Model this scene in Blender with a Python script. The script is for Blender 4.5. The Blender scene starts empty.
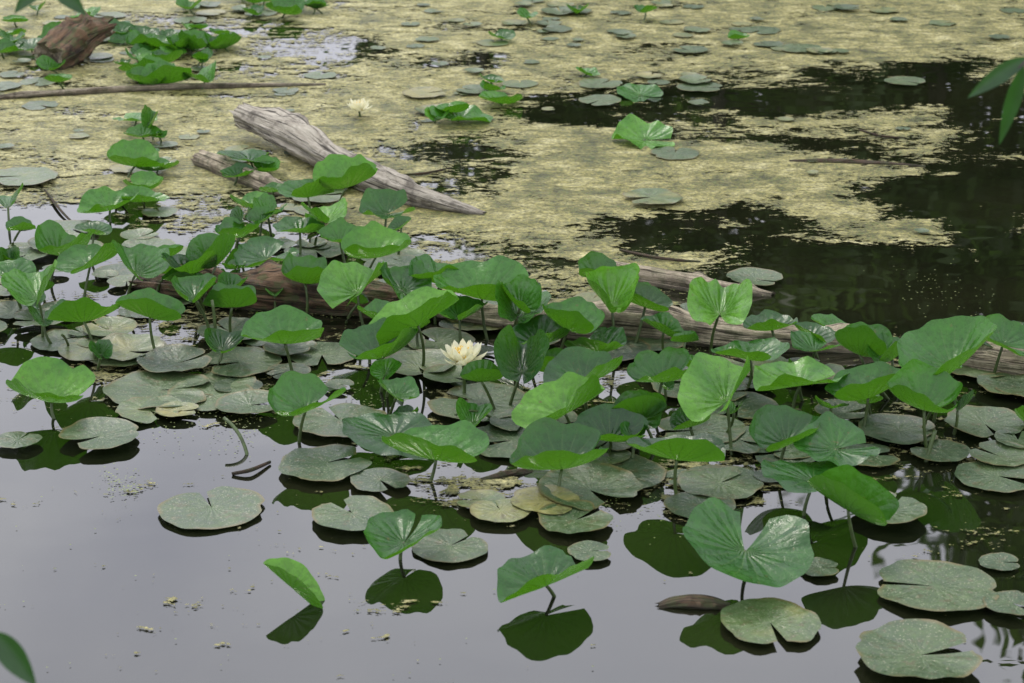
import bpy, math, random
import numpy as np
from mathutils import Vector, Matrix, noise as mnoise

rnd = random.Random(7)
scene = bpy.context.scene
scene.view_settings.view_transform = 'Standard'
scene.view_settings.look = 'None'
scene.view_settings.exposure = 0

# ------------------------------------------------------------------ survey
# Surveyed viewpoint: used to turn photo measurements into plan coordinates on the pond
H = 2.3; PITCH = math.radians(20.0); F = 2200.0
FW = Vector((0, math.cos(PITCH), -math.sin(PITCH)))
UP = Vector((0, math.sin(PITCH), math.cos(PITCH)))
def ray(u, v):
    return FW + Vector((1, 0, 0)) * ((u - 512) / F) + UP * ((341.5 - v) / F)
def depth(u, v, z=0.0):
    return (z - H) / ray(u, v).z
def P(u, v, z=0.0):
    return Vector((0, 0, H)) + ray(u, v) * depth(u, v, z)
def W(u, v, d):
    return Vector((0, 0, H)) + ray(u, v) * d

# ------------------------------------------------------------------ node helpers
def new_mat(name):
    m = bpy.data.materials.new(name); m.use_nodes = True
    nt = m.node_tree
    for n in list(nt.nodes): nt.nodes.remove(n)
    out = nt.nodes.new('ShaderNodeOutputMaterial')
    return m, nt, out
class N:
    def __init__(s, nt): s.nt = nt
    def __call__(s, typ, **kw):
        n = s.nt.nodes.new('ShaderNode' + typ)
        for k, v in kw.items(): setattr(n, k, v)
        return n
    def link(s, a, b): s.nt.links.new(a, b)
    def put(s, sock, v):
        if hasattr(v, 'is_output'): s.nt.links.new(v, sock)
        else: sock.default_value = v
    def math(s, op, a, b=0.0, c=None, clamp=False):
        n = s('Math', operation=op); n.use_clamp = clamp
        s.put(n.inputs[0], a); s.put(n.inputs[1], b)
        if c is not None: s.put(n.inputs[2], c)
        return n.outputs[0]
    def maprange(s, v, a, b, c=0.0, d=1.0, smooth=True):
        n = s('MapRange'); n.interpolation_type = 'SMOOTHSTEP' if smooth else 'LINEAR'
        s.put(n.inputs[0], v)
        for i, x in enumerate((a, b, c, d)): s.put(n.inputs[i + 1], x)
        return n.outputs[0]
    def mix(s, f, a, b, mode='MIX'):
        n = s('MixRGB', blend_type=mode)
        s.put(n.inputs[0], f); s.put(n.inputs[1], a); s.put(n.inputs[2], b)
        return n.outputs[0]
    def noise(s, vec, scale, detail=4, rough=.55, dist=0.0):
        n = s('TexNoise'); n.inputs['Scale'].default_value = scale
        n.inputs['Detail'].default_value = detail; n.inputs['Roughness'].default_value = rough
        n.inputs['Distortion'].default_value = dist
        if vec is not None: s.link(vec, n.inputs['Vector'])
        return n.outputs[0]
    def ramp(s, f, stops):
        n = s('ValToRGB'); s.put(n.inputs[0], f)
        el = n.color_ramp.elements
        while len(el) < len(stops): el.new(.5)
        for e, (p, c) in zip(el, stops): e.position = p; e.color = (*c, 1)
        return n.outputs[0]
    def scaled(s, vec, sc):
        n = s('Mapping'); n.inputs['Scale'].default_value = sc
        s.link(vec, n.inputs['Vector']); return n.outputs[0]
    def bump(s, h, strength, dist, normal=None):
        n = s('Bump'); n.inputs['Strength'].default_value = strength
        n.inputs['Distance'].default_value = dist
        s.put(n.inputs['Height'], h)
        if normal is not None: s.link(normal, n.inputs['Normal'])
        return n.outputs[0]

# ------------------------------------------------------------------ materials
def leaf_material(name, stops, under, trans, transmix, spots=0.0, rough=.38, veinmix=.3, ior=1.45, bmp=.5, quilt=1.6):
    m, nt, out = new_mat(name); n = N(nt)
    uv = n('UVMap').outputs[0]
    sp = n('SeparateXYZ'); n.link(uv, sp.inputs[0])
    ang, rho = sp.outputs[0], sp.outputs[1]
    geo = n('NewGeometry'); pos = geo.outputs['Position']
    fine = n.noise(pos, 55, 3, .65)
    big = n.noise(pos, 9, 3)
    a2 = n.math('ADD', ang, n.math('MULTIPLY', n.math('SUBTRACT', big, .5), .05))
    fr = n.math('FRACT', n.math('MULTIPLY', a2, 17.0))
    dd = n.math('ABSOLUTE', n.math('SUBTRACT', fr, .5))
    d = n.math('MULTIPLY', dd, rho)
    vein = n.maprange(d, 0.004, 0.04, 1.0, 0.0)
    fade = n.maprange(rho, .6, 1.0, 1.0, .1)
    vein = n.math('MULTIPLY', vein, fade)
    tone = n('Attribute', attribute_name='tone').outputs['Fac']
    tv = n.math('ADD', tone, n.math('MULTIPLY', n.math('SUBTRACT', big, .5), .7), clamp=True)
    col = n.ramp(tv, stops)
    col = n.mix(1.0, col, n.ramp(fine, [(.25, (.68, .68, .68)), (.75, (1.30, 1.30, 1.30))]), 'MULTIPLY')
    col = n.mix(n.math('MULTIPLY', vein, veinmix), col, (.14, .24, .07, 1))
    if spots > 0:
        sn = n.noise(pos, 34, 4, .72)
        sm = n.maprange(sn, .54, .66)
        col = n.mix(n.math('MULTIPLY', sm, .75), col, (.075, .068, .028, 1))
        sn2 = n.noise(pos, 210, 1)
        col = n.mix(n.math('MULTIPLY', n.maprange(sn2, .62, .70), .65), col, (.30, .30, .20, 1))
        edge = n.math('MULTIPLY', n.maprange(rho, .88, 1.0), n.maprange(big, .40, .6))
        col = n.mix(edge, col, (.12, .10, .035, 1))
    else:
        sn = n.noise(pos, 42, 3, .7)
        col = n.mix(n.math('MULTIPLY', n.maprange(sn, .66, .72), .7), col, (.12, .10, .03, 1))
    col = n.mix(geo.outputs['Backfacing'], col, (*under, 1))
    b = n('BsdfPrincipled')
    n.link(col, b.inputs['Base Color'])
    n.put(b.inputs['Roughness'], n.maprange(fine, .3, .7, rough - .08, rough + .14))
    b.inputs['IOR'].default_value = ior
    h = n.math('ADD', n.math('MULTIPLY', n.math('MULTIPLY', dd, fade), quilt), n.math('MULTIPLY', fine, .8))
    nor = n.bump(h, bmp, .006)
    n.link(nor, b.inputs['Normal'])
    t = n('BsdfTranslucent'); n.put(t.inputs[0], n.mix(n.math('MULTIPLY', vein, .6), (*trans, 1), (trans[0] * .4, trans[1] * .4, trans[2] * .4, 1)))
    mx = n('MixShader'); mx.inputs[0].default_value = transmix
    n.link(b.outputs[0], mx.inputs[1]); n.link(t.outputs[0], mx.inputs[2])
    n.link(mx.outputs[0], out.inputs[0])
    return m
M_RAISED = leaf_material('raised_leaf', [(0, (.005, .028, .008)), (.4, (.016, .080, .011)), (.75, (.040, .155, .012)), (1, (.095, .26, .016))],
                         (.014, .055, .009), (.13, .40, .012), .25, veinmix=.3, rough=.28, ior=1.5, bmp=.55, quilt=1.3)
M_PAD = leaf_material('floating_pad', [(0, (.018, .040, .016)), (.4, (.040, .074, .028)), (.75, (.075, .115, .038)), (1, (.22, .20, .065))],
                      (.08, .08, .03), (.1, .2, .04), .03, spots=1.0, rough=.38, veinmix=.12, ior=1.55, bmp=.35, quilt=.5)
def simple(name, col, rough=.6, nscale=40, var=.35, bump=.3, bd=.004, stretch=None, trans=None, detail=4, tm=.3):
    m, nt, out = new_mat(name); n = N(nt)
    pos = n('TexCoord').outputs['Object']
    if stretch: pos = n.scaled(pos, stretch)
    nz = n.noise(pos, nscale, detail)
    lo = tuple(c * (1 - var) for c in col); hi = tuple(c * (1 + var) for c in col)
    c = n.ramp(nz, [(.3, lo), (.7, hi)])
    b = n('BsdfPrincipled'); n.link(c, b.inputs['Base Color']); b.inputs['Roughness'].default_value = rough
    if bump: n.link(n.bump(nz, bump, bd), b.inputs['Normal'])
    if trans:
        t = n('BsdfTranslucent'); t.inputs[0].default_value = (*trans, 1)
        mx = n('MixShader'); mx.inputs[0].default_value = tm
        n.link(b.outputs[0], mx.inputs[1]); n.link(t.outputs[0], mx.inputs[2]); n.link(mx.outputs[0], out.inputs[0])
    else: n.link(b.outputs[0], out.inputs[0])
    return m
M_STEM = simple('stem', (.05, .08, .02), .45)
M_PETAL = simple('petal', (.80, .79, .60), .5, 60, .06, .1, .002, trans=(.8, .78, .5))
M_STAMEN = simple('stamen', (.75, .50, .06), .6, 200, .3)
M_TREELEAF = simple('tree_foliage', (.050, .090, .020), .6, .45, .8, 0, .01, trans=(.13, .25, .035), detail=2, tm=.38)
M_BARK = simple('tree_bark', (.07, .06, .05), .9, 6, .4, .8, .03, stretch=(1, 1, .2))
M_HANG = simple('overhanging_leaf', (.014, .052, .012), .4, 30, .3, .2, .003, trans=(.05, .17, .013))

def wood_material(name, c_hi, c_lo, c_crack, moss=0.0):
    m, nt, out = new_mat(name); n = N(nt)
    uv = n('UVMap').outputs[0]
    st = n.scaled(uv, (9, 1.4, 1))
    fib = n.noise(st, 5.0, 7, .65, .3)
    st2 = n.scaled(uv, (22, 1.1, 1))
    crack = n.noise(st2, 3.0, 4, .6, .5)
    pos = n('NewGeometry').outputs['Position']
    pat = n.noise(pos, 9, 5, .65)
    col = n.ramp(fib, [(.3, c_lo), (.62, c_hi)])
    col = n.mix(n.maprange(pat, .48, .68), col, tuple(a * .5 for a in c_lo) + (1,))
    cm = n.maprange(crack, .36, .45, 1.0, 0.0)
    col = n.mix(n.math('MULTIPLY', cm, .85), col, (*c_crack, 1))
    sz = n('SeparateXYZ'); n.link(pos, sz.inputs[0])
    wet = n.maprange(n.math('ADD', sz.outputs[2], n.math('MULTIPLY', n.math('SUBTRACT', pat, .5), .05)), .002, .020, 1.0, 0.0)
    col = n.mix(n.math('MULTIPLY', wet, .8), col, (.05, .045, .022, 1))
    if moss:
        mm = n.maprange(n.noise(pos, 22, 5, .7), .48, .58)
        col = n.mix(n.math('MULTIPLY', mm, moss), col, (.07, .10, .03, 1))
    b = n('BsdfPrincipled'); n.link(col, b.inputs['Base Color']); b.inputs['Roughness'].default_value = .82
    h = n.math('SUBTRACT', n.math('ADD', fib, pat), n.math('MULTIPLY', cm, .9))
    n.link(n.bump(h, 1.0, .016), b.inputs['Normal'])
    n.link(b.outputs[0], out.inputs[0]); return m
M_GREYWOOD = wood_material('weathered_wood', (.50, .46, .37), (.27, .235, .18), (.03, .025, .018))
M_TANWOOD = wood_material('bleached_wood', (.52, .45, .32), (.31, .25, .17), (.05, .035, .025), moss=.35)
M_BROWNWOOD = wood_material('rotten_wood', (.20, .12, .065), (.065, .040, .022), (.012, .009, .007), moss=.6)

def water_material():
    m, nt, out = new_mat('pond_water'); n = N(nt)
    pos = n('NewGeometry').outputs['Position']
    b = n('BsdfPrincipled')
    mud = n.noise(pos, 1.3, 3)
    n.link(n.ramp(mud, [(.3, (.005, .007, .003)), (.7, (.012, .013, .006))]), b.inputs['Base Color'])
    b.inputs['IOR'].default_value = 2.0
    n.put(b.inputs['Roughness'], n.maprange(n.noise(pos, 1.1, 5, .65), .45, .7, .003, .04))
    h = n.noise(n.scaled(pos, (1, 1.5, 1)), 3.0, 1)
    n.link(n.bump(h, .10, .009), b.inputs['Normal'])
    n.link(b.outputs[0], out.inputs[0]); return m
M_WATER = water_material()

def algae_material():
    m, nt, out = new_mat('algae'); n = N(nt)
    pos = n('NewGeometry').outputs['Position']
    cov = n('Attribute', attribute_name='cover').outputs['Fac']
    pale = n('Attribute', attribute_name='pale_sheen').outputs['Fac']
    big = n.noise(n.scaled(pos, (.75, 1.15, 1)), 2.6, 7, .72, .5)
    mid = n.noise(n.scaled(pos, (.7, 1.2, 1)), 12, 4, .7, .8)
    fine = n.noise(n.scaled(pos, (.8, 1.1, 1)), 42, 3, .8)
    s = n.math('ADD', cov, n.math('MULTIPLY', n.math('SUBTRACT', big, .5), 2.4))
    s = n.math('ADD', s, n.math('MULTIPLY', n.math('SUBTRACT', mid, .5), 1.9))
    s = n.math('ADD', s, n.math('MULTIPLY', n.math('SUBTRACT', fine, .5), 1.7))
    alpha = n.maprange(s, .38, .46)
    c1 = n.noise(pos, 5.0, 6, .75); c2 = n.noise(pos, 70, 4, .85)
    c1b = n.math('ADD', n.math('ADD', c1, n.math('MULTIPLY', n.math('SUBTRACT', mid, .5), .7)), n.math('MULTIPLY', pale, .08))  # left side shifted paler: algae tone plus painted-in water sheen
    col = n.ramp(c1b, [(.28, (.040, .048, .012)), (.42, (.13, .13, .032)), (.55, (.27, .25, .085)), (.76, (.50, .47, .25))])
    col = n.mix(n.maprange(s, .40, .72, .6, 0.0), col, (.09, .092, .025, 1))
    col = n.mix(1.0, col, n.ramp(c2, [(.34, (.24, .26, .18)), (.5, (1, 1, 1)), (.66, (1.8, 1.75, 1.55))]), 'MULTIPLY')
    vor = n('TexVoronoi'); vor.inputs['Scale'].default_value = 60; n.link(pos, vor.inputs['Vector'])
    gm = n.math('MULTIPLY', n.maprange(vor.outputs['Distance'], .18, .32, 1.0, 0.0), n.maprange(c1, .54, .44))
    col = n.mix(n.math('MULTIPLY', gm, .7), col, (.10, .18, .03, 1))
    b = n('BsdfPrincipled'); n.link(col, b.inputs['Base Color'])
    n.put(b.inputs['Roughness'], n.maprange(c1, .35, .6, .38, .75))
    n.link(n.bump(n.math('ADD', c2, n.math('ADD', mid, n.math('MULTIPLY', s, .5))), 1.0, .014), b.inputs['Normal'])
    t = n('BsdfTransparent'); mx = n('MixShader'); n.link(alpha, mx.inputs[0])
    n.link(t.outputs[0], mx.inputs[1]); n.link(b.outputs[0], mx.inputs[2]); n.link(mx.outputs[0], out.inputs[0])
    return m
M_ALGAE = algae_material()
M_DUCK = simple('duckweed', (.15, .19, .05), .5, 12, .5, .1)

# ------------------------------------------------------------------ mesh builder
class B:
    def __init__(s): s.v = []; s.f = []; s.uv = []; s.t = []; s.mi = []
    def add(s, verts, faces, uvs, tone, mi=0):
        o = len(s.v); s.v += [tuple(x) for x in verts]; s.uv += uvs
        s.t += [tone] * len(verts)
        s.f += [tuple(i + o for i in f) for f in faces]; s.mi += [mi] * len(faces)
    def make(s, name, mats, smooth=True, parent=None):
        me = bpy.data.meshes.new(name)
        me.from_pydata(s.v, [], s.f)
        for m in mats: me.materials.append(m)
        me.polygons.foreach_set('material_index', s.mi)
        me.polygons.foreach_set('use_smooth', [smooth] * len(s.f))
        uvl = me.uv_layers.new(name='UVMap')
        li = np.zeros(len(me.loops), dtype=np.int32); me.loops.foreach_get('vertex_index', li)
        uvl.data.foreach_set('uv', np.array(s.uv, dtype=np.float32)[li].ravel())
        a = me.attributes.new('tone', 'FLOAT', 'POINT'); a.data.foreach_set('value', s.t)
        me.update()
        ob = bpy.data.objects.new(name, me); scene.collection.objects.link(ob)
        if parent: ob.parent = parent
        return ob

def leaf_geo(b, M, R, fold=0, cup=0, notch=20, wave=.02, tone=.5, mi=0, rs=rnd, nt=52, nr=9, floating=False, elong=1.0, lip=0.0, asym=0.0, twist=0.0):
    fo = math.radians(fold); nn = math.radians(notch)
    p1, p2, p3 = [rs.uniform(0, 6.28) for _ in range(3)]
    k = rs.choice([2, 3, 4])
    nick = [(rs.uniform(.3, 5.5), rs.uniform(.05, .16), rs.uniform(.04, .10)) for _ in range(rs.choice([0, 1, 1, 2]))]
    tip = 0 if floating else rs.uniform(.02, .12)
    lobe = .20 if floating else rs.uniform(.05, .18)
    verts = [M @ Vector((0, 0, 0))]; uvs = [(0.5, 0.0)]; faces = []
    for i in range(1, nr + 1):
        rho = (i / nr) ** .85
        for j in range(nt + 1):
            ph = (2 * math.pi - nn) * j / nt
            a = -math.pi / 2 + nn / 2 + ph
            d = min(j, nt - j) / nt * (2 * math.pi - nn)
            rad = R * (1 - lobe * math.exp(-(d / .2) ** 2)) * (1 + .035 * math.sin(2 * a + p1) + .02 * math.sin(5 * a + p2) + .012 * math.sin(11 * a + p3))
            rad *= 1 + tip * math.exp(-((a - math.pi / 2) / .33) ** 2) + (0 if floating else .06 * math.exp(-((d - .45) / .3) ** 2))
            for na, nw, nd in nick: rad *= 1 - nd * math.exp(-((ph - na) / nw) ** 2)
            x = rad * rho * math.cos(a); y = rad * rho * math.sin(a) * elong
            e = .10 * R
            fl_ = fo + (asym if x > 0 else -asym) + twist * y / R
            s = math.sqrt(x * x + e * e) - e
            w = s / (abs(x) + 1e-6)
            z = s * math.sin(fl_) * (1 - .18 * rho * rho)
            x = x * (1 - (1 - math.cos(fl_)) * w)
            z += cup * R * (.35 * rho + .65 * rho ** 2.2)
            z += lip * R * rho ** 7
            sh = 1 - .38 * abs(cup) * rho ** 2 - .35 * lip * rho ** 8; x *= sh; y *= sh
            z += wave * R * rho ** 2.2 * (math.sin(k * a + p2) + .55 * math.sin((k + 4) * a + p3) + .3 * math.sin((k + 9) * a + p1))
            if floating: z = max(z, -.001)
            verts.append(M @ Vector((x, y, z))); uvs.append((j / nt, rho))
    n1 = nt + 1
    for j in range(nt): faces.append((0, 1 + j, 2 + j))
    for i in range(nr - 1):
        for j in range(nt):
            q = 1 + i * n1 + j; faces.append((q, q + n1, q + n1 + 1, q + 1))
    b.add(verts, faces, uvs, tone, mi)

def tube_geo(b, pts, radii, ns=7, mi=0, tone=.5, cap=True):
    vs = []; uvs = []; fs = []; L = 0
    for i, p in enumerate(pts):
        p = Vector(p)
        t = (Vector(pts[min(i + 1, len(pts) - 1)]) - Vector(pts[max(i - 1, 0)])).normalized()
        if i: L += (p - Vector(pts[i - 1])).length
        ref = Vector((0, 0, 1)) if abs(t.z) < .9 else Vector((1, 0, 0))
        a = t.cross(ref).normalized(); c = a.cross(t)
        for j in range(ns):
            th = 2 * math.pi * j / ns
            vs.append(p + (a * math.cos(th) + c * math.sin(th)) * radii[i]); uvs.append((j / ns, L))
    for i in range(len(pts) - 1):
        for j in range(ns):
            j2 = (j + 1) % ns
            fs.append((i * ns + j, i * ns + j2, (i + 1) * ns + j2, (i + 1) * ns + j))
    if cap:
        fs.append(tuple(range(ns))[::-1]); fs.append(tuple((len(pts) - 1) * ns + j for j in range(ns)))
    b.add(vs, fs, uvs, tone, mi)

def stem_geo(b, base, top, r=.0046, mi=1, rs=rnd, bend=.03):
    mid = (base + top) / 2 + Vector((rs.uniform(-bend, bend), rs.uniform(-bend, bend), 0))
    pts = []
    for i in range(9):
        t = i / 8
        pts.append(base * (1 - t) ** 2 + mid * 2 * t * (1 - t) + top * t * t)
    tube_geo(b, pts, [r * (1.15 - .3 * i / 8) for i in range(9)], 7, mi)

def orient(loc, yaw, tilt, roll=0):
    return Matrix.Translation(loc) @ Matrix.Rotation(math.radians(yaw), 4, 'Z') @ Matrix.Rotation(math.radians(tilt), 4, 'X') @ Matrix.Rotation(math.radians(roll), 4, 'Y')

def raised(u, v, w, z, yaw=None, tilt=None, fold=None, cup=None, tone=None, roll=0, builder=None, notch=None, name='water_lily_leaf', elong=None, raw=False, stem=True, lip=None, wave=None):
    yaw = rnd.choice([rnd.uniform(-60, 60), rnd.uniform(100, 170), rnd.uniform(-120, -40), rnd.uniform(50, 110)]) if yaw is None else yaw + rnd.uniform(-12, 12)
    tilt = rnd.uniform(-6, 18) if tilt is None else (tilt if raw else tilt * .5)
    fold = rnd.uniform(20, 56) if fold is None else (fold if raw else fold * 1.2 + 4)
    cup = rnd.uniform(.05, .36) if cup is None else (cup if raw else cup + .05)
    lip = rnd.choice([0, 0, .05, .10]) if lip is None else lip
    tone = rnd.uniform(.15, .95) if tone is None else tone
    elong = rnd.uniform(.98, 1.2) if elong is None else elong
    z = z * (1 if raw else .84)
    v2 = v + w * (.08 if raw else .15)
    loc = P(u, v2, z); R = w * .5 * depth(u, v2, z) / F * (.97 + .38 * (1 - math.cos(math.radians(fold))) + .2 * cup)
    b = builder or B()
    leaf_geo(b, orient(loc, yaw, tilt, roll + (0 if raw else rnd.uniform(-12, 12))), R, fold, cup, notch or rnd.uniform(10, 34), rnd.uniform(.04, .10) if wave is None else wave, tone, elong=elong, lip=lip, asym=0 if raw else rnd.uniform(-.2, .2), twist=0 if raw else rnd.uniform(-.35, .35))
    if stem:
        base = Vector((loc.x + rnd.uniform(-.05, .05), loc.y + rnd.uniform(-.05, .04), -.03))
        stem_geo(b, base, loc + Vector((0, 0, .001)))
    if builder is None: b.make(name, [M_RAISED, M_STEM])

zc = [0]
def pad(u, v, w, yaw=None, tone=None, curl=None, builder=None, notch=None, tilt=0):
    zc[0] = (zc[0] + 1) % 9
    z = .0075 + zc[0] * .0013
    loc = P(u, v, z); R = w * .5 * depth(u, v, z) / F
    b = builder or B()
    yaw = rnd.uniform(0, 360) if yaw is None else yaw
    tone = rnd.uniform(.2, .75) if tone is None else tone
    curl = rnd.choice([0, 0, .03, .08]) if curl is None else curl
    leaf_geo(b, orient(loc, yaw, rnd.uniform(-.6, .6) + tilt), R, rnd.uniform(0, 3), curl, notch or rnd.uniform(8, 26), rnd.uniform(.006, .028), tone, floating=True)
    if builder is None: b.make('lily_pad', [M_PAD])

# ------------------------------------------------------------------ raised leaves (surveyed)
def K(**k): return k
RL = [
 (8,200,46,.10,K(yaw=20,fold=30,tone=.5)), (38,287,74,.16,K(yaw=10,fold=34,tilt=18,tone=.8)), (12,270,50,.14,K(yaw=60,tone=.55)),
 (84,312,66,.15,K(yaw=120,fold=16,tilt=10,tone=.3)), (90,258,62,.13,K(yaw=-30,tone=.6)), (136,264,66,.14,K(yaw=30,fold=30,tone=.6)),
 (190,265,60,.16,K(yaw=160,fold=25,tone=.1)), (216,258,54,.15,K(yaw=-15,fold=45,tone=.45)), (150,310,52,.15,K(yaw=80,fold=40,tone=.6)),
 (195,290,56,.16,K(yaw=0,fold=20,tilt=15,tone=.45)), (52,388,92,.05,K(yaw=85,fold=16,tilt=6,cup=.22,tone=.9)),
 (266,250,66,.12,K(yaw=150,fold=12,cup=0,tone=.35)), (250,152,60,.07,K(yaw=120,fold=8,cup=0,tone=.35)),
 (347,178,64,.12,K(yaw=-55,fold=32,tilt=16,tone=.95)), (325,214,56,.12,K(yaw=30,fold=28,tone=1.0)), (386,206,54,.10,K(yaw=120,fold=15,tone=.35)),
 (376,246,76,.14,K(yaw=-70,fold=18,tilt=10,tone=.85)), (358,282,72,.15,K(yaw=-20,fold=36,tilt=20,tone=.9)), (308,190,50,.10,K(tone=.55)),
 (285,332,78,.12,K(yaw=85,fold=16,tilt=8,tone=.6)), (306,398,80,.12,K(yaw=150,fold=24,cup=.1,tilt=-10,tone=.55)),
 (418,314,80,.18,K(yaw=-48,fold=34,tilt=44,tone=1.0)), (382,347,76,.11,K(yaw=-75,fold=24,tilt=12,tone=.35)), (402,282,60,.14,K(tone=.5)),
 (440,274,70,.14,K(yaw=110,fold=22,tone=.5)), (482,285,92,.15,K(yaw=60,fold=24,tilt=12,tone=.65)), (518,306,72,.15,K(yaw=-10,fold=32,tone=.6)),
 (568,320,66,.15,K(yaw=65,fold=26,tone=.7)), (612,295,72,.17,K(yaw=5,fold=34,tilt=34,tone=.95)), (645,300,48,.14,K(yaw=80,fold=30,tone=.2)),
 (720,302,80,.19,K(yaw=-12,fold=36,tilt=18,cup=.05,tone=.95)), (522,360,76,.14,K(yaw=5,fold=44,tilt=10,tone=.05)),
 (565,402,82,.10,K(yaw=-65,fold=34,tilt=30,tone=1.0)), (436,446,94,.07,K(yaw=70,fold=26,tilt=0,tone=.7)),
 (395,422,100,.04,K(yaw=60,fold=6,cup=-.1,tone=.3)), (677,447,88,.12,K(yaw=75,fold=18,tilt=5,cup=.15,tone=.1)),
 (727,387,92,.17,K(yaw=-15,fold=40,tilt=16,cup=.05,tone=1.0)), (662,372,64,.11,K(yaw=100,fold=20,tone=.4)), (640,412,44,.10,K(yaw=75,fold=60,tone=.08)),
 (585,372,74,.12,K(yaw=110,fold=20,tone=.4)), (562,455,92,.07,K(yaw=100,fold=22,tilt=-8,tone=.3)), (745,530,144,.09,K(yaw=160,fold=8,cup=.05,tilt=-4,tone=.45)),
 (815,466,106,.10,K(yaw=100,fold=8,cup=-.08,tone=.35)), (848,500,70,.12,K(yaw=60,fold=54,tilt=44,tone=.5)), (800,372,88,.12,K(yaw=110,fold=14,cup=.02,tone=.85)),
 (750,348,78,.12,K(yaw=40,fold=18,tone=.45)), (786,432,72,.11,K(yaw=-60,fold=24,tone=.3)), (836,437,82,.12,K(yaw=110,fold=12,cup=0,tone=.45)),
 (868,387,76,.12,K(yaw=-70,fold=22,tone=.55)), (924,398,78,.14,K(yaw=60,fold=20,tilt=10,cup=.35,tone=.7)), (952,352,106,.20,K(yaw=-40,fold=18,tilt=38,cup=.32,tone=.65)),
 (1003,335,66,.13,K(yaw=70,fold=18,tone=.5)), (404,530,86,.055,K(yaw=150,fold=20,cup=0,tilt=-8,tone=.5)),
 (305,276,52,.13,K(tone=.4)), (232,300,50,.12,K(tone=.5)), (60,247,60,.12,K(tone=.55)),
 (135,158,56,.05,K(yaw=110,fold=24,tone=.75)), (150,122,30,.07,K(yaw=0,fold=50,tone=.3)), (110,202,56,.04,K(yaw=130,fold=18,tone=.8)), (142,196,40,.04,K(tone=.8)),
 (860,347,56,.12,K(tone=.5)), (892,352,50,.12,K(tone=.45)), (815,342,60,.10,K(tone=.5)), (772,322,56,.10,K(yaw=90,fold=10,tone=.25)),
 (546,572,92,.045,K(yaw=130,fold=28,cup=.05,tilt=-4,tone=.35)), (268,210,40,.09,K(tone=.5)), (300,225,50,.10,K(tone=.45)), (240,230,52,.09,K(tone=.45)),
 (340,235,44,.11,K(tone=.6)), (460,310,60,.12,K(tone=.5)), (598,345,60,.08,K(tone=.25)), (540,335,60,.10,K(tone=.2)),
 (645,130,66,.012,K(yaw=80,fold=6,tilt=5,cup=.06,tone=.9)), (460,112,54,.015,K(yaw=-70,fold=12,tone=.7)), (436,116,30,.02,K(yaw=0,fold=30,tone=.8)), (500,97,44,.015,K(fold=10,tone=.7)),
 (640,88,50,.01,K(yaw=90,fold=2,cup=.0,tone=.6)), (168,76,50,.03,K(tone=.6)), (205,75,46,.04,K(yaw=20,fold=36,tone=.7)), (145,78,40,.03,K(tone=.6)),
 (155,40,50,.03,K(tone=.6)), (192,44,34,.03,K(tone=.6)), (60,38,40,.03,K(tone=.5)), (216,42,30,.03,K(tone=.6)), (285,8,40,.03,K(tone=.5)),
 (610,430,70,.06,K(tone=.25)), (520,300,50,.18,K(yaw=40,fold=40,tone=.6)),
]
for u, v, w, z, k in RL: raised(u, v, w, z, **k)
raised(292, 584, 52, .036, yaw=80, fold=58, tilt=40, cup=0, roll=10, tone=1.0, elong=1.25, raw=True, stem=False, lip=0, wave=.01, notch=8, name='folded_young_leaf')

# ------------------------------------------------------------------ floating pads (surveyed)
PL = [(212,508,104,200,.45),(160,390,112,90,.5),(125,352,90,None,.55),(178,411,44,None,.9),(100,436,84,None,.4),(18,440,46,None,.4),(325,463,92,120,.35),
 (352,513,84,210,.55),(450,546,78,140,.45),(590,490,112,30,.4),(575,520,80,None,.5),(590,551,46,None,.5),(770,622,102,10,.7),(935,586,122,260,.55),(920,655,132,100,.5),
 (1012,603,56,None,.4),(888,510,80,150,.5),(1000,562,42,None,.35),(820,568,42,90,.35),(998,476,84,None,.45),(1000,456,66,None,.6),(985,424,84,None,.5),(240,362,86,None,.45),
 (340,420,92,None,.45),(230,332,70,None,.4),(480,402,104,None,.5),(512,440,96,None,.4),(622,472,90,None,.25),(722,482,86,None,.5),(700,505,70,None,.25),
 (1012,386,70,None,.5),(1010,345,60,None,.5),(22,176,70,None,.7),(70,228,56,None,.5),(652,197,60,None,.8),(755,279,58,None,.45),(675,153,50,170,.5),(700,87,46,None,.5),(905,81,40,None,.6),
 (425,93,46,None,1.0),(600,100,44,None,.6),(320,195,60,None,.6),(500,510,60,None,.9),(545,500,70,None,.95),(210,395,90,None,.6),(150,410,70,None,.7),(60,340,60,None,.5),
 (480,500,50,None,.8),(250,405,70,None,.4),(700,430,90,None,.5),(900,430,70,None,.4),(940,450,60,None,.35),(40,320,60,None,.5),(320,75,34,None,.7),(760,30,40,None,.5),(190,20,34,None,.6),
 (690,385,80,None,.3),(870,455,60,None,.3),(650,340,70,None,.4),(740,440,70,None,.4),(380,480,60,None,.3),(1018,440,50,None,.5),
 (600,84,46,None,.6),(560,12,40,None,.6),(800,48,44,None,.6),(690,50,36,None,.5),(475,90,40,None,.6)]
for u, v, w, y, t in PL: pad(u, v, w, y, t)

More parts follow.
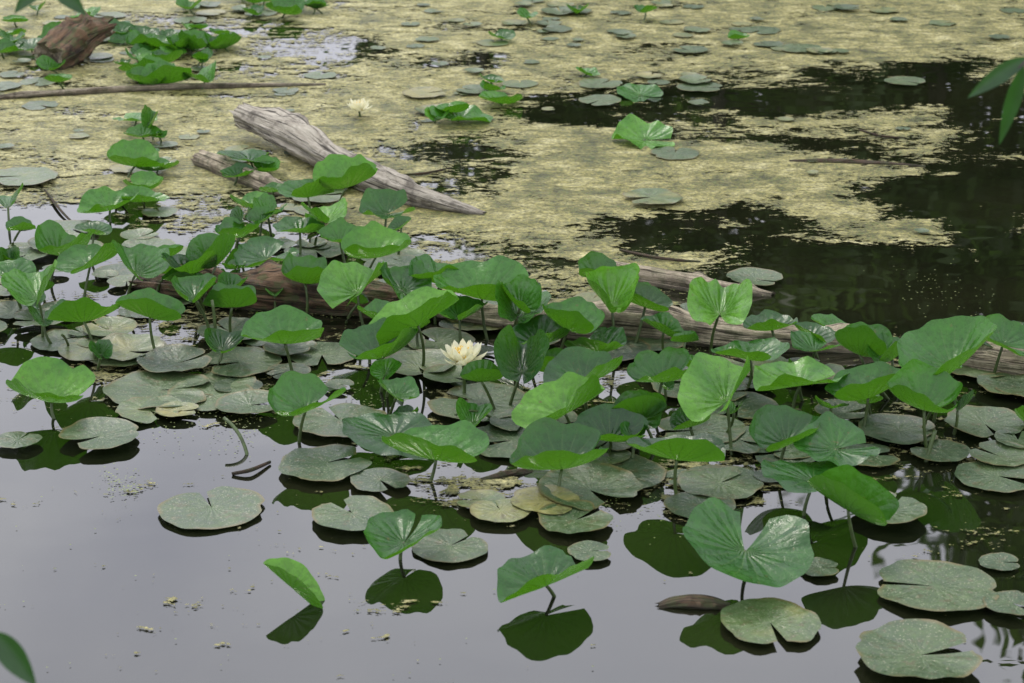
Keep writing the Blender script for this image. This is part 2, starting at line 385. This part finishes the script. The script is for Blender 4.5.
poly = [(-60,235),(180,240),(420,250),(600,300),(860,345),(1080,350),(1080,420),(900,450),(830,480),(640,500),(480,455),(400,440),(320,420),(230,395),(60,370),(-60,350)]
def inside(x, y, pg):
    c = False; j = len(pg) - 1
    for i in range(len(pg)):
        xi, yi = pg[i]; xj, yj = pg[j]
        if (yi > y) != (yj > y) and x < (xj - xi) * (y - yi) / (yj - yi) + xi: c = not c
        j = i
    return c
PW = [tuple(P(u, v).xy) for u, v in poly]
bx = [p[0] for p in PW]; by = [p[1] for p in PW]
bpad = B(); brl = B(); cnt = 0
def put_leaf_world(b, x, y, z, R, floating, tone, far=False):
    loc = Vector((x, y, z))
    if floating:
        leaf_geo(b, orient(loc, rnd.uniform(0, 360), rnd.uniform(-1, 1)), R, rnd.uniform(0, 4), rnd.choice([0, 0, .05, .12]), rnd.uniform(8, 28), rnd.uniform(.005, .035), tone, nt=30, nr=5, floating=True)
    else:
        leaf_geo(b, orient(loc, rnd.uniform(0, 360), rnd.uniform(-6, 10 if far else 26), rnd.uniform(-10, 10)), R, rnd.uniform(10, 30) if far else rnd.uniform(20, 62), rnd.uniform(.08, .35), rnd.uniform(8, 26), rnd.uniform(.04, .09), tone, nt=34, nr=6, lip=rnd.choice([0, .08]), asym=rnd.uniform(-.2, .2), elong=rnd.uniform(1, 1.25), twist=rnd.uniform(-.4, .4))
        stem_geo(b, Vector((x + rnd.uniform(-.05, .05), y + rnd.uniform(-.05, .05), -.03)), loc)
while cnt < 96:
    x = rnd.uniform(min(bx), max(bx)); y = rnd.uniform(min(by), max(by))
    if not inside(x, y, PW): continue
    put_leaf_world(bpad, x, y, rnd.uniform(.006, .018), rnd.uniform(.04, .12), True, rnd.uniform(.1, .85)); cnt += 1
cnt = 0
while cnt < 64:
    x = rnd.uniform(min(bx), max(bx)); y = rnd.uniform(min(by), max(by))
    if not inside(x, y, PW): continue
    put_leaf_world(brl, x, y, rnd.uniform(.03, .11), rnd.uniform(.035, .08), False, rnd.uniform(.0, .8)); cnt += 1
def colony(u0, u1, v0, v1, n, fl=.5, r=(.04, .09)):
    for _ in range(n):
        p = P(rnd.uniform(u0, u1), rnd.uniform(v0, v1))
        if rnd.random() < fl: put_leaf_world(bpad, p.x, p.y, rnd.uniform(.006, .014), rnd.uniform(*r), True, rnd.uniform(.35, .95))
        else: put_leaf_world(brl, p.x, p.y, rnd.uniform(.012, .04), rnd.uniform(*r), False, rnd.uniform(.3, .85), True)
colony(0, 110, 15, 62, 26, .45); colony(110, 230, 28, 60, 26, .35); colony(120, 225, 66, 84, 14, .3); colony(140, 330, 0, 18, 18, .5); colony(0, 60, 60, 115, 6, .8)
colony(250, 340, 180, 235, 10); colony(215, 300, 150, 200, 5); colony(90, 170, 120, 210, 10, .4); colony(540, 760, 2, 50, 18, .9, (.035, .08)); colony(420, 580, 0, 45, 16, .85, (.035, .08))
colony(580, 700, 75, 105, 6, .9); colony(0, 60, 10, 100, 6); colony(430, 530, 85, 125, 7, .6); colony(760, 1024, 2, 60, 14, 1.0, (.03, .08)); colony(-200, 0, 20, 250, 22); colony(1024, 1200, 330, 600, 10, .7)
colony(230, 620, 20, 130, 16, 1.0, (.02, .06)); colony(560, 1000, 90, 260, 6, 1.0, (.02, .05)); colony(0, 240, 110, 230, 14, .9, (.02, .07))
bpad.make('lily_pad_mass', [M_PAD]); brl.make('water_lily_leaf_mass', [M_RAISED, M_STEM])

# ------------------------------------------------------------------ logs
def log_obj(name, pts, mats, ns=40, rough=.12, hollow=True, seed=0, flat=1.0, knots=4, seg=60):
    rs = random.Random(seed)
    def samp(t):
        f = t * (len(pts) - 1); i = min(int(f), len(pts) - 2); k = f - i
        def cr(a, b_, c, d): return .5 * ((2 * b_) + (c - a) * k + (2 * a - 5 * b_ + 4 * c - d) * k * k + (3 * b_ - a - 3 * c + d) * k ** 3)
        g = lambda q: pts[max(0, min(len(pts) - 1, q))]
        return cr(g(i - 1)[0], g(i)[0], g(i + 1)[0], g(i + 2)[0]), max(.004, cr(g(i - 1)[1], g(i)[1], g(i + 1)[1], g(i + 2)[1]))
    kn = [(rs.uniform(.1, .9), rs.uniform(.5, 2.6), rs.uniform(.25, .6)) for _ in range(knots)]
    b = B(); vs = []; uvs = []; fs = []; L = 0; prev = None
    off = Vector((seed * 3.1, 0, 0))
    for i in range(seg + 1):
        t = i / seg; c, r = samp(t); c2, _ = samp(min(1, t + .01)); c0, _ = samp(max(0, t - .01))
        T = (c2 - c0).normalized(); A = T.cross(Vector((0, 0, 1))).normalized(); C = A.cross(T)
        if prev is not None: L += (c - prev).length
        prev = c
        for j in range(ns):
            th = 2 * math.pi * j / ns
            q = Vector((math.cos(th) * 1.6, math.sin(th) * 1.6, L * 2.5)) + off
            rr = r * (1 + rough * 1.6 * mnoise.noise(q) + rough * .9 * mnoise.noise(Vector((math.cos(th) * 6, math.sin(th) * 6, L * 3)) + off) + rough * .6 * mnoise.noise(Vector((math.cos(th) * 5, math.sin(th) * 5, L * 22)) + off))
            for kt, ka, kh in kn:
                dd = ((t - kt) * 26) ** 2 + ((th - ka) * 2.6) ** 2
                rr += r * kh * math.exp(-dd)
            e = 0
            if i == 0: e = -abs(mnoise.noise(Vector((math.cos(th) * 3, math.sin(th) * 3, 5)) + off)) * r * 1.6
            if i == seg: e = abs(mnoise.noise(Vector((math.cos(th) * 3, math.sin(th) * 3, 9)) + off)) * r * 2.0
            vs.append(c + A * math.cos(th) * rr + C * math.sin(th) * rr * flat + T * e); uvs.append((th / 6.2832, L))
    for i in range(seg):
        for j in range(ns):
            j2 = (j + 1) % ns; fs.append((i * ns + j, (i + 1) * ns + j, (i + 1) * ns + j2, i * ns + j2))
    b.add(vs, fs, uvs, .5, 0)
    for end in (0, 1):
        c, r = samp(float(end)); base = vs[:ns] if end == 0 else vs[-ns:]
        c1, _ = samp(.03 if end == 0 else .97); T = (c1 - c).normalized()
        rings = [base]
        for f, dp in ((.78, .25), (.5, .9), (.2, 1.2)):
            rings.append([c + (v - c) * f + T * (r * dp * (.7 + .6 * abs(mnoise.noise(v * 40)))) * (1 if hollow else .15) for v in base])
        allv = [v for rg in rings for v in rg]; ff = []
        for i in range(3):
            for j in range(ns):
                j2 = (j + 1) % ns; f4 = (i * ns + j, i * ns + j2, (i + 1) * ns + j2, (i + 1) * ns + j); ff.append(f4 if end == 0 else f4[::-1])
        ff.append(tuple(3 * ns + j for j in range(ns)) if end == 0 else tuple(3 * ns + j for j in range(ns))[::-1])
        b.add(allv, ff, [(.5 + .1 * math.cos(k), .5 + .1 * math.sin(k)) for k in range(len(allv))], .5, 1)
    return b.make(name, mats)
def LP(lst):
    return [(P(u, v, z), r) for u, v, z, r in lst]
log_obj('driftwood_log', LP([(243,116,.09,.048),(290,135,.075,.056),(340,163,.06,.058),(395,190,.035,.052),(440,205,.015,.040),(482,216,-.005,.018)]), [M_GREYWOOD, M_BROWNWOOD], seed=1, rough=.24, seg=110)
log_obj('half_sunken_log', LP([(203,160,.02,.042),(235,173,.02,.046),(275,190,.005,.04),(300,202,-.02,.03)]), [M_TANWOOD, M_BROWNWOOD], seed=2, rough=.18)
log_obj('rotten_log', LP([(140,286,.0,.03),(200,292,.03,.055),(260,293,.045,.065),(330,300,.03,.065),(420,310,.02,.06)]), [M_BROWNWOOD, M_BROWNWOOD], seed=3, rough=.36, knots=8, seg=110)
log_obj('long_fallen_log', LP([(420,312,.0,.05),(520,322,.02,.055),(640,328,.022,.062),(740,340,.010,.054),(830,346,.004,.046),(900,354,-.01,.045),(1000,368,.012,.055),(1100,382,.0,.06)]), [M_TANWOOD, M_BROWNWOOD], seed=4, rough=.24, seg=180, knots=8)
log_obj('sunken_branch', LP([(590,266,-.01,.025),(640,277,.012,.034),(710,289,.008,.030),(770,298,-.01,.02)]), [M_TANWOOD, M_BROWNWOOD], seed=5, rough=.2)
log_obj('broken_stump_log', LP([(52,56,.06,.085),(70,42,.10,.09),(88,33,.13,.075),(106,27,.15,.045)]), [M_BROWNWOOD, M_TANWOOD], seed=6, rough=.26, hollow=False, knots=6, seg=50)
log_obj('floating_stick', LP([(-20,99,.012,.012),(60,93,.015,.014),(150,88,.014,.016),(230,86,.012,.014),(325,85,.004,.008)]), [M_TANWOOD, M_BROWNWOOD], ns=16, seed=7, rough=.2)
log_obj('floating_stick', LP([(790,162,.0,.008),(830,162,.004,.012),(880,164,.003,.010),(925,167,.0,.006)]), [M_BROWNWOOD, M_BROWNWOOD], ns=16, seed=8, rough=.25)
log_obj('floating_bark', LP([(660,606,.0,.012),(680,602,.006,.022),(705,602,.006,.024),(728,606,.0,.012)]), [M_BROWNWOOD, M_BROWNWOOD], ns=20, seed=9, rough=.4, flat=.45)
log_obj('floating_bark', LP([(530,470,.0,.012),(505,474,.006,.014),(482,480,.0,.010)]), [M_BROWNWOOD, M_BROWNWOOD], ns=16, seed=12, rough=.35, flat=.5)
for i, (a, c) in enumerate([((270,462),(232,474)),((620,250),(700,262)),((45,190),(75,225)),((395,175),(450,168)),((860,130),(905,138))]):
    log_obj('floating_twig', LP([(a[0],a[1],.006,.004),((a[0]+c[0])/2,(a[1]+c[1])/2+2,.012,.005),(c[0],c[1],.004,.003)]), [M_BROWNWOOD, M_BROWNWOOD], ns=8, seed=20+i, rough=.3, seg=14, knots=1)

def bare(pts, r=.004):
    b = B(); tube_geo(b, pts, [r] * len(pts), 7, 0); b.make('bare_lily_stem', [M_STEM])
def arc(p0, p1, bulge, n=9):
    return [p0 * (1 - t) ** 2 + ((p0 + p1) / 2 + bulge) * 2 * t * (1 - t) + p1 * t * t for t in [i / (n - 1) for i in range(n)]]
bare(arc(P(248,459,-.01), P(224,418,.07), Vector((.02, 0, .02))), .005)
bare(arc(P(70,350,-.01), P(62,335,.10), Vector((0, 0, .02))))
bare(arc(P(215,355,-.01), P(212,300,.16), Vector((.01, 0, 0))), .005)
bare(arc(P(500,425,-.01), P(455,415,.05), Vector((0, 0, .05))), .004)
bare(arc(P(925,465,-.01), P(935,430,.08), Vector((0, 0, 0))), .006)

# ------------------------------------------------------------------ flowers
def flower(u, v, wpx, z, name='water_lily_flower'):
    loc = P(u, v, z); R = wpx * .5 * depth(u, v, z) / F
    b = B()
    for n_, el, L, wd, ph in ((8, 10, 1.08, .40, 0), (8, 28, 1.0, .38, .39), (8, 48, .88, .34, .1), (6, 66, .66, .28, .4)):
        for i in range(n_):
            yaw = 360 * i / n_ + math.degrees(ph) + rnd.uniform(-6, 6); e = math.radians(el + rnd.uniform(-9, 9)); L2 = L * rnd.uniform(.9, 1.05)
            vs = []; uvs = []; fs = []; ni, nj = 9, 5
            for a in range(ni):
                t = a / (ni - 1); hw = wd * R * .5 * (math.sin(math.pi * min(1, t * .92 + .08) ** 1.15) ** .8 if t < 1 else 0) + .001
                ce = e + .35 * t * t
                y = L2 * R * t * math.cos(ce - .1); zz = L2 * R * t * math.sin(ce)
                for c in range(nj):
                    s = (c / (nj - 1) - .5) * 2
                    vs.append(Matrix.Rotation(math.radians(yaw), 3, 'Z') @ Vector((s * hw, y - .25 * hw * s * s * math.sin(e), zz + .35 * hw * s * s * math.cos(e))) + loc); uvs.append((c / 4, t))
            for a in range(ni - 1):
                for c in range(nj - 1):
                    q = a * nj + c; fs.append((q, q + 1, q + nj + 1, q + nj))
            b.add(vs, fs, uvs, .5, 0)
    for i in range(46):
        a = i * 2.4; rr = R * .20 * math.sqrt(i / 46); p0 = loc + Vector((math.cos(a) * rr, math.sin(a) * rr, R * .05))
        p1 = p0 + Vector((math.cos(a) * rr * .6, math.sin(a) * rr * .6, R * rnd.uniform(.45, .62)))
        tube_geo(b, [p0, (p0 + p1) / 2 + Vector((math.cos(a), math.sin(a), 0)) * R * .02, p1], [R * .022, R * .026, R * .02], 5, 1)
    stem_geo(b, Vector((loc.x, loc.y, -.03)), loc, .005, 2)
    b.make(name, [M_PETAL, M_STAMEN, M_STEM])
flower(463, 364, 54, .11)
flower(359, 111, 28, .03)

# ------------------------------------------------------------------ overhanging foliage near the viewpoint
def blade(b, p0, p1, wd, side, tone=.5):
    vs = []; uvs = []; fs = []; d = (p1 - p0); sd = d.cross(side).normalized(); nn = sd.cross(d).normalized()
    ni = 12
    for i in range(ni + 1):
        t = i / ni; hw = wd * .5 * max(0, math.sin(math.pi * t ** .8)) ** .9 + .0004
        c = p0 + d * t - Vector((0, 0, 1)) * d.length * .12 * t * t
        for s in (-1, -.5, 0, .5, 1):
            vs.append(c + sd * hw * s + nn * hw * .35 * abs(s)); uvs.append((s * .5 + .5, t))
    for i in range(ni):
        for j in range(4):
            q = i * 5 + j; fs.append((q, q + 1, q + 6, q + 5))
    b.add(vs, fs, uvs, tone, 0)
b = B(); v_ = -FW
D = 3.6
tube_geo(b, [W(1090,10,D), W(1050,40,D), W(1025,62,D), W(1008,78,D)], [.005,.004,.003,.0015], 7, 1)
blade(b, W(1028,58,D), W(968,90,D), .028, v_); blade(b, W(1024,66,D), W(1000,136,D+.05), .026, v_)
blade(b, W(1040,52,D), W(1035,128,D), .035, v_); blade(b, W(1060,40,D), W(1080,120,D), .035, v_); blade(b, W(1060,30,D), W(1030,14,D), .03, v_)
b.make('overhanging_branch', [M_HANG, M_BARK])
b = B()
tube_geo(b, [W(30,-50,D), W(45,-25,D), W(62,-8,D)], [.004,.003,.0015], 7, 1)
blade(b, W(50,-18,D), W(86,10,D), .03, v_); blade(b, W(48,-22,D), W(14,8,D), .028, v_); blade(b, W(58,-8,D), W(100,-25,D), .03, v_)
b.make('overhanging_branch', [M_HANG, M_BARK])
b = B(); D = 3.0
tube_geo(b, [W(-60,720,D), W(-30,680,D), W(-2,645,D)], [.004,.003,.002], 7, 1)
blade(b, W(-6,632,D), W(36,680,D), .036, v_); blade(b, W(-20,660,D), W(-50,610,D), .034, v_)
b.make('shore_plant', [M_HANG, M_BARK])

# ------------------------------------------------------------------ algae mat
xs = np.arange(-7, 7.01, .05); ys = np.arange(3.2, 17.01, .05)
X, Y = np.meshgrid(xs, ys)
def fld(sc, o):
    return np.array([mnoise.noise(Vector((x * sc * .7, y * sc * 1.2, o))) for x, y in zip(X.ravel(), Y.ravel())]).reshape(X.shape)
WX = X + .30 * fld(1.3, 1) + .14 * fld(4.0, 2) + .06 * fld(9, 7); WY = Y + .26 * fld(1.3, 3) + .13 * fld(4.0, 4) + .05 * fld(9, 8)
ln = [P(u, v).xy for u, v in ((-1200,240),(-200,225),(0,215),(240,225),(450,240),(620,300),(900,345),(1024,352),(1500,370))]
lx = np.array([p[0] for p in ln]); ly = np.array([p[1] for p in ln])
pale_sheen = 1 / (1 + np.exp((WX + .35 - .12 * (Y - 8)) / .35))  # paler scum towards the left, with white water sheen painted into its colour
cov = 1 / (1 + np.exp(-(WY - np.interp(WX, lx, ly)) / .15)) * .98 - .20 + .25 * fld(2.2, 5) + .06 * pale_sheen
blobs = [
 (505,170,62,30,-.8),(555,107,48,15,-.8),(690,112,100,20,-.8),(850,100,120,24,-.9),(990,110,70,40,-.9),(800,145,110,10,-.6),(970,170,100,24,-.9),
 (620,228,75,26,-.85),(790,275,150,38,-1.1),(960,290,130,48,-1.2),(740,214,70,18,-.75),(920,205,100,18,-.8),(1010,225,70,45,-.9),(820,70,60,8,-.3),(940,76,60,8,-.4),
 (465,62,25,14,-.5),(690,42,30,6,-.4),(230,28,110,12,-.5),(250,62,90,14,-.5),(350,50,40,20,-.4),(100,112,60,8,-.35),(20,232,60,22,-.7),(120,215,80,10,-.5),(60,75,30,12,-.6),
 (480,30,60,8,-.3),(860,310,120,18,-.8),(400,140,30,14,-.2),(960,35,60,8,-.2),(1000,325,60,16,-.5),
 (700,172,150,15,.95),(590,162,55,16,.75),(870,165,60,6,.7),(838,212,60,10,1.2),(905,240,95,10,1.2),(965,256,50,8,1.0),(770,120,55,7,.85),(890,116,60,9,.8),(612,197,75,12,.8),
 (1000,148,50,7,.65),(700,228,60,6,.6),(650,255,70,8,.65),(1010,195,40,5,.5),(770,245,60,5,.6),(560,205,50,10,.5),(940,270,50,5,.7),(820,190,60,5,.5),(480,225,50,14,.5),(620,300,120,14,.5),
 (850,30,180,20,.2),(700,470,90,30,.5),(500,500,60,25,.34),(120,480,40,20,.34),(300,300,300,60,.26),(150,345,200,50,.30),(800,400,200,60,.36),(250,380,90,30,.32),(950,500,60,40,.3),(540,420,120,40,.25)]
for u, v, ru, rv, w in blobs:
    c = P(u, v); rx = ru * depth(u, v) / F; ry = abs(P(u, v - rv).y - P(u, v + rv).y) / 2
    d2 = ((WX - c.x) / rx) ** 2 + ((WY - c.y) / ry) ** 2
    cov += w * np.exp(-(d2 / 1.2) ** 1.2)
cov = np.clip(cov, -.65, .98)
zz = np.full_like(X, .004)
ny, nx = X.shape
idx = np.arange(nx * ny).reshape(ny, nx)
faces = np.stack([idx[:-1, :-1], idx[:-1, 1:], idx[1:, 1:], idx[1:, :-1]], -1).reshape(-1, 4)
me = bpy.data.meshes.new('algae_mat'); me.from_pydata(np.stack([X, Y, zz], -1).reshape(-1, 3).tolist(), [], faces.tolist())
a = me.attributes.new('cover', 'FLOAT', 'POINT'); a.data.foreach_set('value', cov.ravel().astype(np.float32))
a = me.attributes.new('pale_sheen', 'FLOAT', 'POINT'); a.data.foreach_set('value', pale_sheen.ravel().astype(np.float32))
me.materials.append(M_ALGAE); me.update()
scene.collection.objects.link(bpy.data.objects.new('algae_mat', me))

vs = []; fs = []
def frond(x, y):
    r = rnd.uniform(.0015, .0034); a0 = rnd.uniform(0, 6.28); o = len(vs); z = .0062 + rnd.uniform(0, .001)
    for k in range(6): vs.append((x + r * math.cos(a0 + k * 1.047), y + r * .8 * math.sin(a0 + k * 1.047), z))
    fs.append(tuple(range(o, o + 6)))
cl = [(P(rnd.uniform(-50, 1060), rnd.uniform(280, 440)), rnd.uniform(.05, .15)) for _ in range(25)]
cl += [(P(115,478), .05), (P(125,488), .04), (P(620,500), .15), (P(690,470), .15)]
for c, s in cl:
    for _ in range(rnd.randint(30, 90)): frond(c.x + rnd.gauss(0, s * .6), c.y + rnd.gauss(0, s))
for _ in range(45):
    p = P(rnd.uniform(0, 1024), rnd.uniform(430, 683)); frond(p.x, p.y)
me = bpy.data.meshes.new('duckweed'); me.from_pydata(vs, [], fs); me.materials.append(M_DUCK)
scene.collection.objects.link(bpy.data.objects.new('duckweed', me))

# ------------------------------------------------------------------ pond water and ground
def grid_obj(name, x0, x1, y0, y1, nx, ny, hf, mat):
    xs = np.linspace(x0, x1, nx); ys = np.linspace(y0, y1, ny)
    v = [(x, y, hf(x, y)) for y in ys for x in xs]
    f = [(j * nx + i, j * nx + i + 1, (j + 1) * nx + i + 1, (j + 1) * nx + i) for j in range(ny - 1) for i in range(nx - 1)]
    me = bpy.data.meshes.new(name); me.from_pydata(v, [], f); me.materials.append(mat)
    me.polygons.foreach_set('use_smooth', [True] * len(f)); me.update()
    ob = bpy.data.objects.new(name, me); scene.collection.objects.link(ob); return ob
grid_obj('pond_water', -44, 44, 0, 30.5, 2, 2, lambda x, y: 0.0, M_WATER)
M_GROUND = simple('ground', (.07, .085, .03), .95, 1.5, .4, .6, .05)
def gh(x, y):
    d = math.sqrt((x / 42) ** 2 + ((y - 15) / 13.8) ** 2)
    k = max(0, min(1, (d - .97) / .12)); k = k * k * (3 - 2 * k)
    return -.9 + 1.5 * k + .15 * mnoise.noise(Vector((x * .2, y * .2, 0)))
grid_obj('ground', -60, 60, -8, 60, 161, 121, gh, M_GROUND)
grid_obj('meadow', -900, 900, -900, 900, 2, 2, lambda x, y: -1.2, M_GROUND)

# ------------------------------------------------------------------ trees on the far bank
def tree_mesh(name, h, seed, nleaf=9000, crown_lo=.12, spread=.28, ls=(.11, .24)):
    rs = random.Random(seed); b = B()
    tp = [Vector((math.sin(i * .8 + seed) * .12, math.cos(i * 1.1 + seed) * .12, h * .92 * i / 9 - .6)) for i in range(10)]
    tube_geo(b, tp, [.24 * (1 - i / 10.5) * h / 14 + .02 for i in range(10)], 10, 0)
    cl = []
    for i in range(24):
        t = crown_lo + (1 - crown_lo) * (i + rs.random()) / 24
        k = min(8, int(t * 9)); s = tp[k].lerp(tp[k + 1], min(1, t * 9 - k))
        a = rs.uniform(0, 6.28); L = h * spread * (math.sin(math.pi * min(1, (t * .85 + .12))) ** .7) * rs.uniform(.6, 1.15)
        e = s + Vector((math.cos(a) * L, math.sin(a) * L, L * rs.uniform(.1, .5)))
        m = (s + e) / 2 + Vector((0, 0, -L * .06))
        tube_geo(b, [s, m, e], [.07, .045, .015], 6, 0)
        for q in range(3):
            f = rs.uniform(.4, 1.05); cl.append((s.lerp(e, f) + Vector([rs.gauss(0, .3) for _ in range(3)]), rs.uniform(.3, .75)))
    cl.append((Vector((0, 0, h * .93)), .6))
    g = np.random.RandomState(seed)
    ci = g.randint(0, len(cl), nleaf)
    C = np.array([tuple(c[0]) for c in cl])[ci] + g.normal(size=(nleaf, 3)) * np.array([c[1] for c in cl])[ci][:, None] * np.array([.9, .9, .5])
    S = g.uniform(ls[0], ls[1], nleaf)[:, None]
    A = g.normal(size=(nleaf, 3)); A /= np.linalg.norm(A, axis=1)[:, None]
    Bv = np.cross(A, g.normal(size=(nleaf, 3))); Bv /= np.linalg.norm(Bv, axis=1)[:, None]
    V = np.stack([C - A * S, C + Bv * S * .5, C + A * S, C - Bv * S * .5], 1).reshape(-1, 3)
    o = len(b.v); b.v += V.tolist(); b.uv += [(0, 0)] * len(V); b.t += [.5] * len(V)
    fi = (np.arange(nleaf * 4).reshape(-1, 4) + o).tolist(); b.f += [tuple(x) for x in fi]; b.mi += [1] * nleaf
    return b.make(name, [M_BARK, M_TREELEAF], smooth=False)
protos = [tree_mesh('deciduous_tree', 14, 1, 8800), tree_mesh('deciduous_tree', 15, 2, 8800, .12), tree_mesh('deciduous_tree', 12, 3, 8000, .05, .33), tree_mesh('deciduous_tree', 16, 5, 8800, .15, .27)]
spots = [(-.4,32,.62,2),(1.4,34,.70,0),(3.1,32,.70,1),(4.8,35,.80,3),(6.3,32,.84,0),(8.0,33,.95,1),(9.8,32,1.0,3),(12,33,1.0,0),(15.2,32,1.0,1),(18,33,1.0,0),(21,33,1.05,1),(25,31,1.1,2),(31,32,1.1,3),(37,31,1,0),
         (2.4,40,.72,2),(5.0,41,.80,2),(7.4,40,.9,0),(10,40,.98,0),(13.6,39,1.05,2),(17,40,1.1,3),(-14,46,.36,2),(-9.5,47,.30,0),(-5,46,.36,2),(-19,45,.45,1),(-25,44,.7,3),(-31,40,.9,0),(-37,36,1,1)]
used = [False] * 4
for x, y, s, k in spots:
    if not used[k]: ob = protos[k]; used[k] = True
    else:
        ob = bpy.data.objects.new('deciduous_tree', protos[k].data); scene.collection.objects.link(ob)
    ob.location = (x, y, .5); ob.scale = (s, s, s); ob.rotation_euler = (0, 0, rnd.uniform(0, 6.28))
g = np.random.RandomState(4); n_ = 20000
bxx = g.uniform(-40, 40, n_); hh = np.where(bxx > -2, 4.6, 1.3)
C = np.stack([bxx, 30.6 + g.gamma(2, 1.0, n_) + .5 * np.sin(bxx), .3 + hh * g.uniform(0, 1, n_) ** 1.4 * (.6 + .4 * np.sin(bxx * 1.3) * np.sin(bxx * .47))], 1)
A = g.normal(size=(n_, 3)); A /= np.linalg.norm(A, axis=1)[:, None]; Bv = np.cross(A, g.normal(size=(n_, 3))); Bv /= np.linalg.norm(Bv, axis=1)[:, None]; S = g.uniform(.12, .3, n_)[:, None]
V = np.stack([C - A * S, C + Bv * S * .5, C + A * S, C - Bv * S * .5], 1).reshape(-1, 3)
me = bpy.data.meshes.new('bank_shrubs'); me.from_pydata(V.tolist(), [], np.arange(n_ * 4).reshape(-1, 4).tolist()); me.materials.append(M_TREELEAF)
scene.collection.objects.link(bpy.data.objects.new('bank_shrubs', me))

# ------------------------------------------------------------------ light
w = bpy.data.worlds.new('World'); scene.world = w; w.use_nodes = True
nt = w.node_tree; n = N(nt)
for x in list(nt.nodes): nt.nodes.remove(x)
out = n('OutputWorld'); bg = n('Background'); bg.inputs[1].default_value = .10
sky = n('TexSky'); sky.sky_type = 'NISHITA'; sky.sun_disc = False
SE, SR = math.radians(52), math.radians(-25)
sky.sun_elevation = SE; sky.sun_rotation = SR; sky.dust_density = 2.0
tc = n('TexCoord').outputs['Generated']
cn = n.noise(n.scaled(tc, (1, 1, 2.2)), 2.6, 5, .5, .4)
cloud = n.ramp(cn, [(.32, (.68, .69, .81)), (.68, (1.04, 1.04, 1.10))])
cl_ = n('VectorMath', operation='SCALE'); n.link(cloud, cl_.inputs[0]); cl_.inputs['Scale'].default_value = 20.5
col = n.mix(.88, sky.outputs[0], cl_.outputs[0])
n.link(col, bg.inputs[0]); n.link(bg.outputs[0], out.inputs[0])
sl = bpy.data.lights.new('sun', 'SUN'); sl.energy = 1.4; sl.angle = math.radians(12); sl.color = (1, .95, .84)
so = bpy.data.objects.new('sun', sl); scene.collection.objects.link(so)
sd = Vector((math.sin(SR) * math.cos(SE), math.cos(SR) * math.cos(SE), math.sin(SE)))
so.rotation_euler = sd.to_track_quat('Z', 'Y').to_euler(); so.location = (0, 0, 20)

# ------------------------------------------------------------------ camera
cd = bpy.data.cameras.new('camera'); cd.sensor_width = 36; cd.lens = F / 1024 * 36
cd.clip_end = 3000; cd.clip_start = .05
cd.dof.use_dof = True; cd.dof.focus_distance = 6.6; cd.dof.aperture_fstop = 6.3
co = bpy.data.objects.new('camera', cd); scene.collection.objects.link(co)
co.location = (0, 0, H); co.rotation_euler = (math.pi / 2 - PITCH, 0, 0)
scene.camera = co
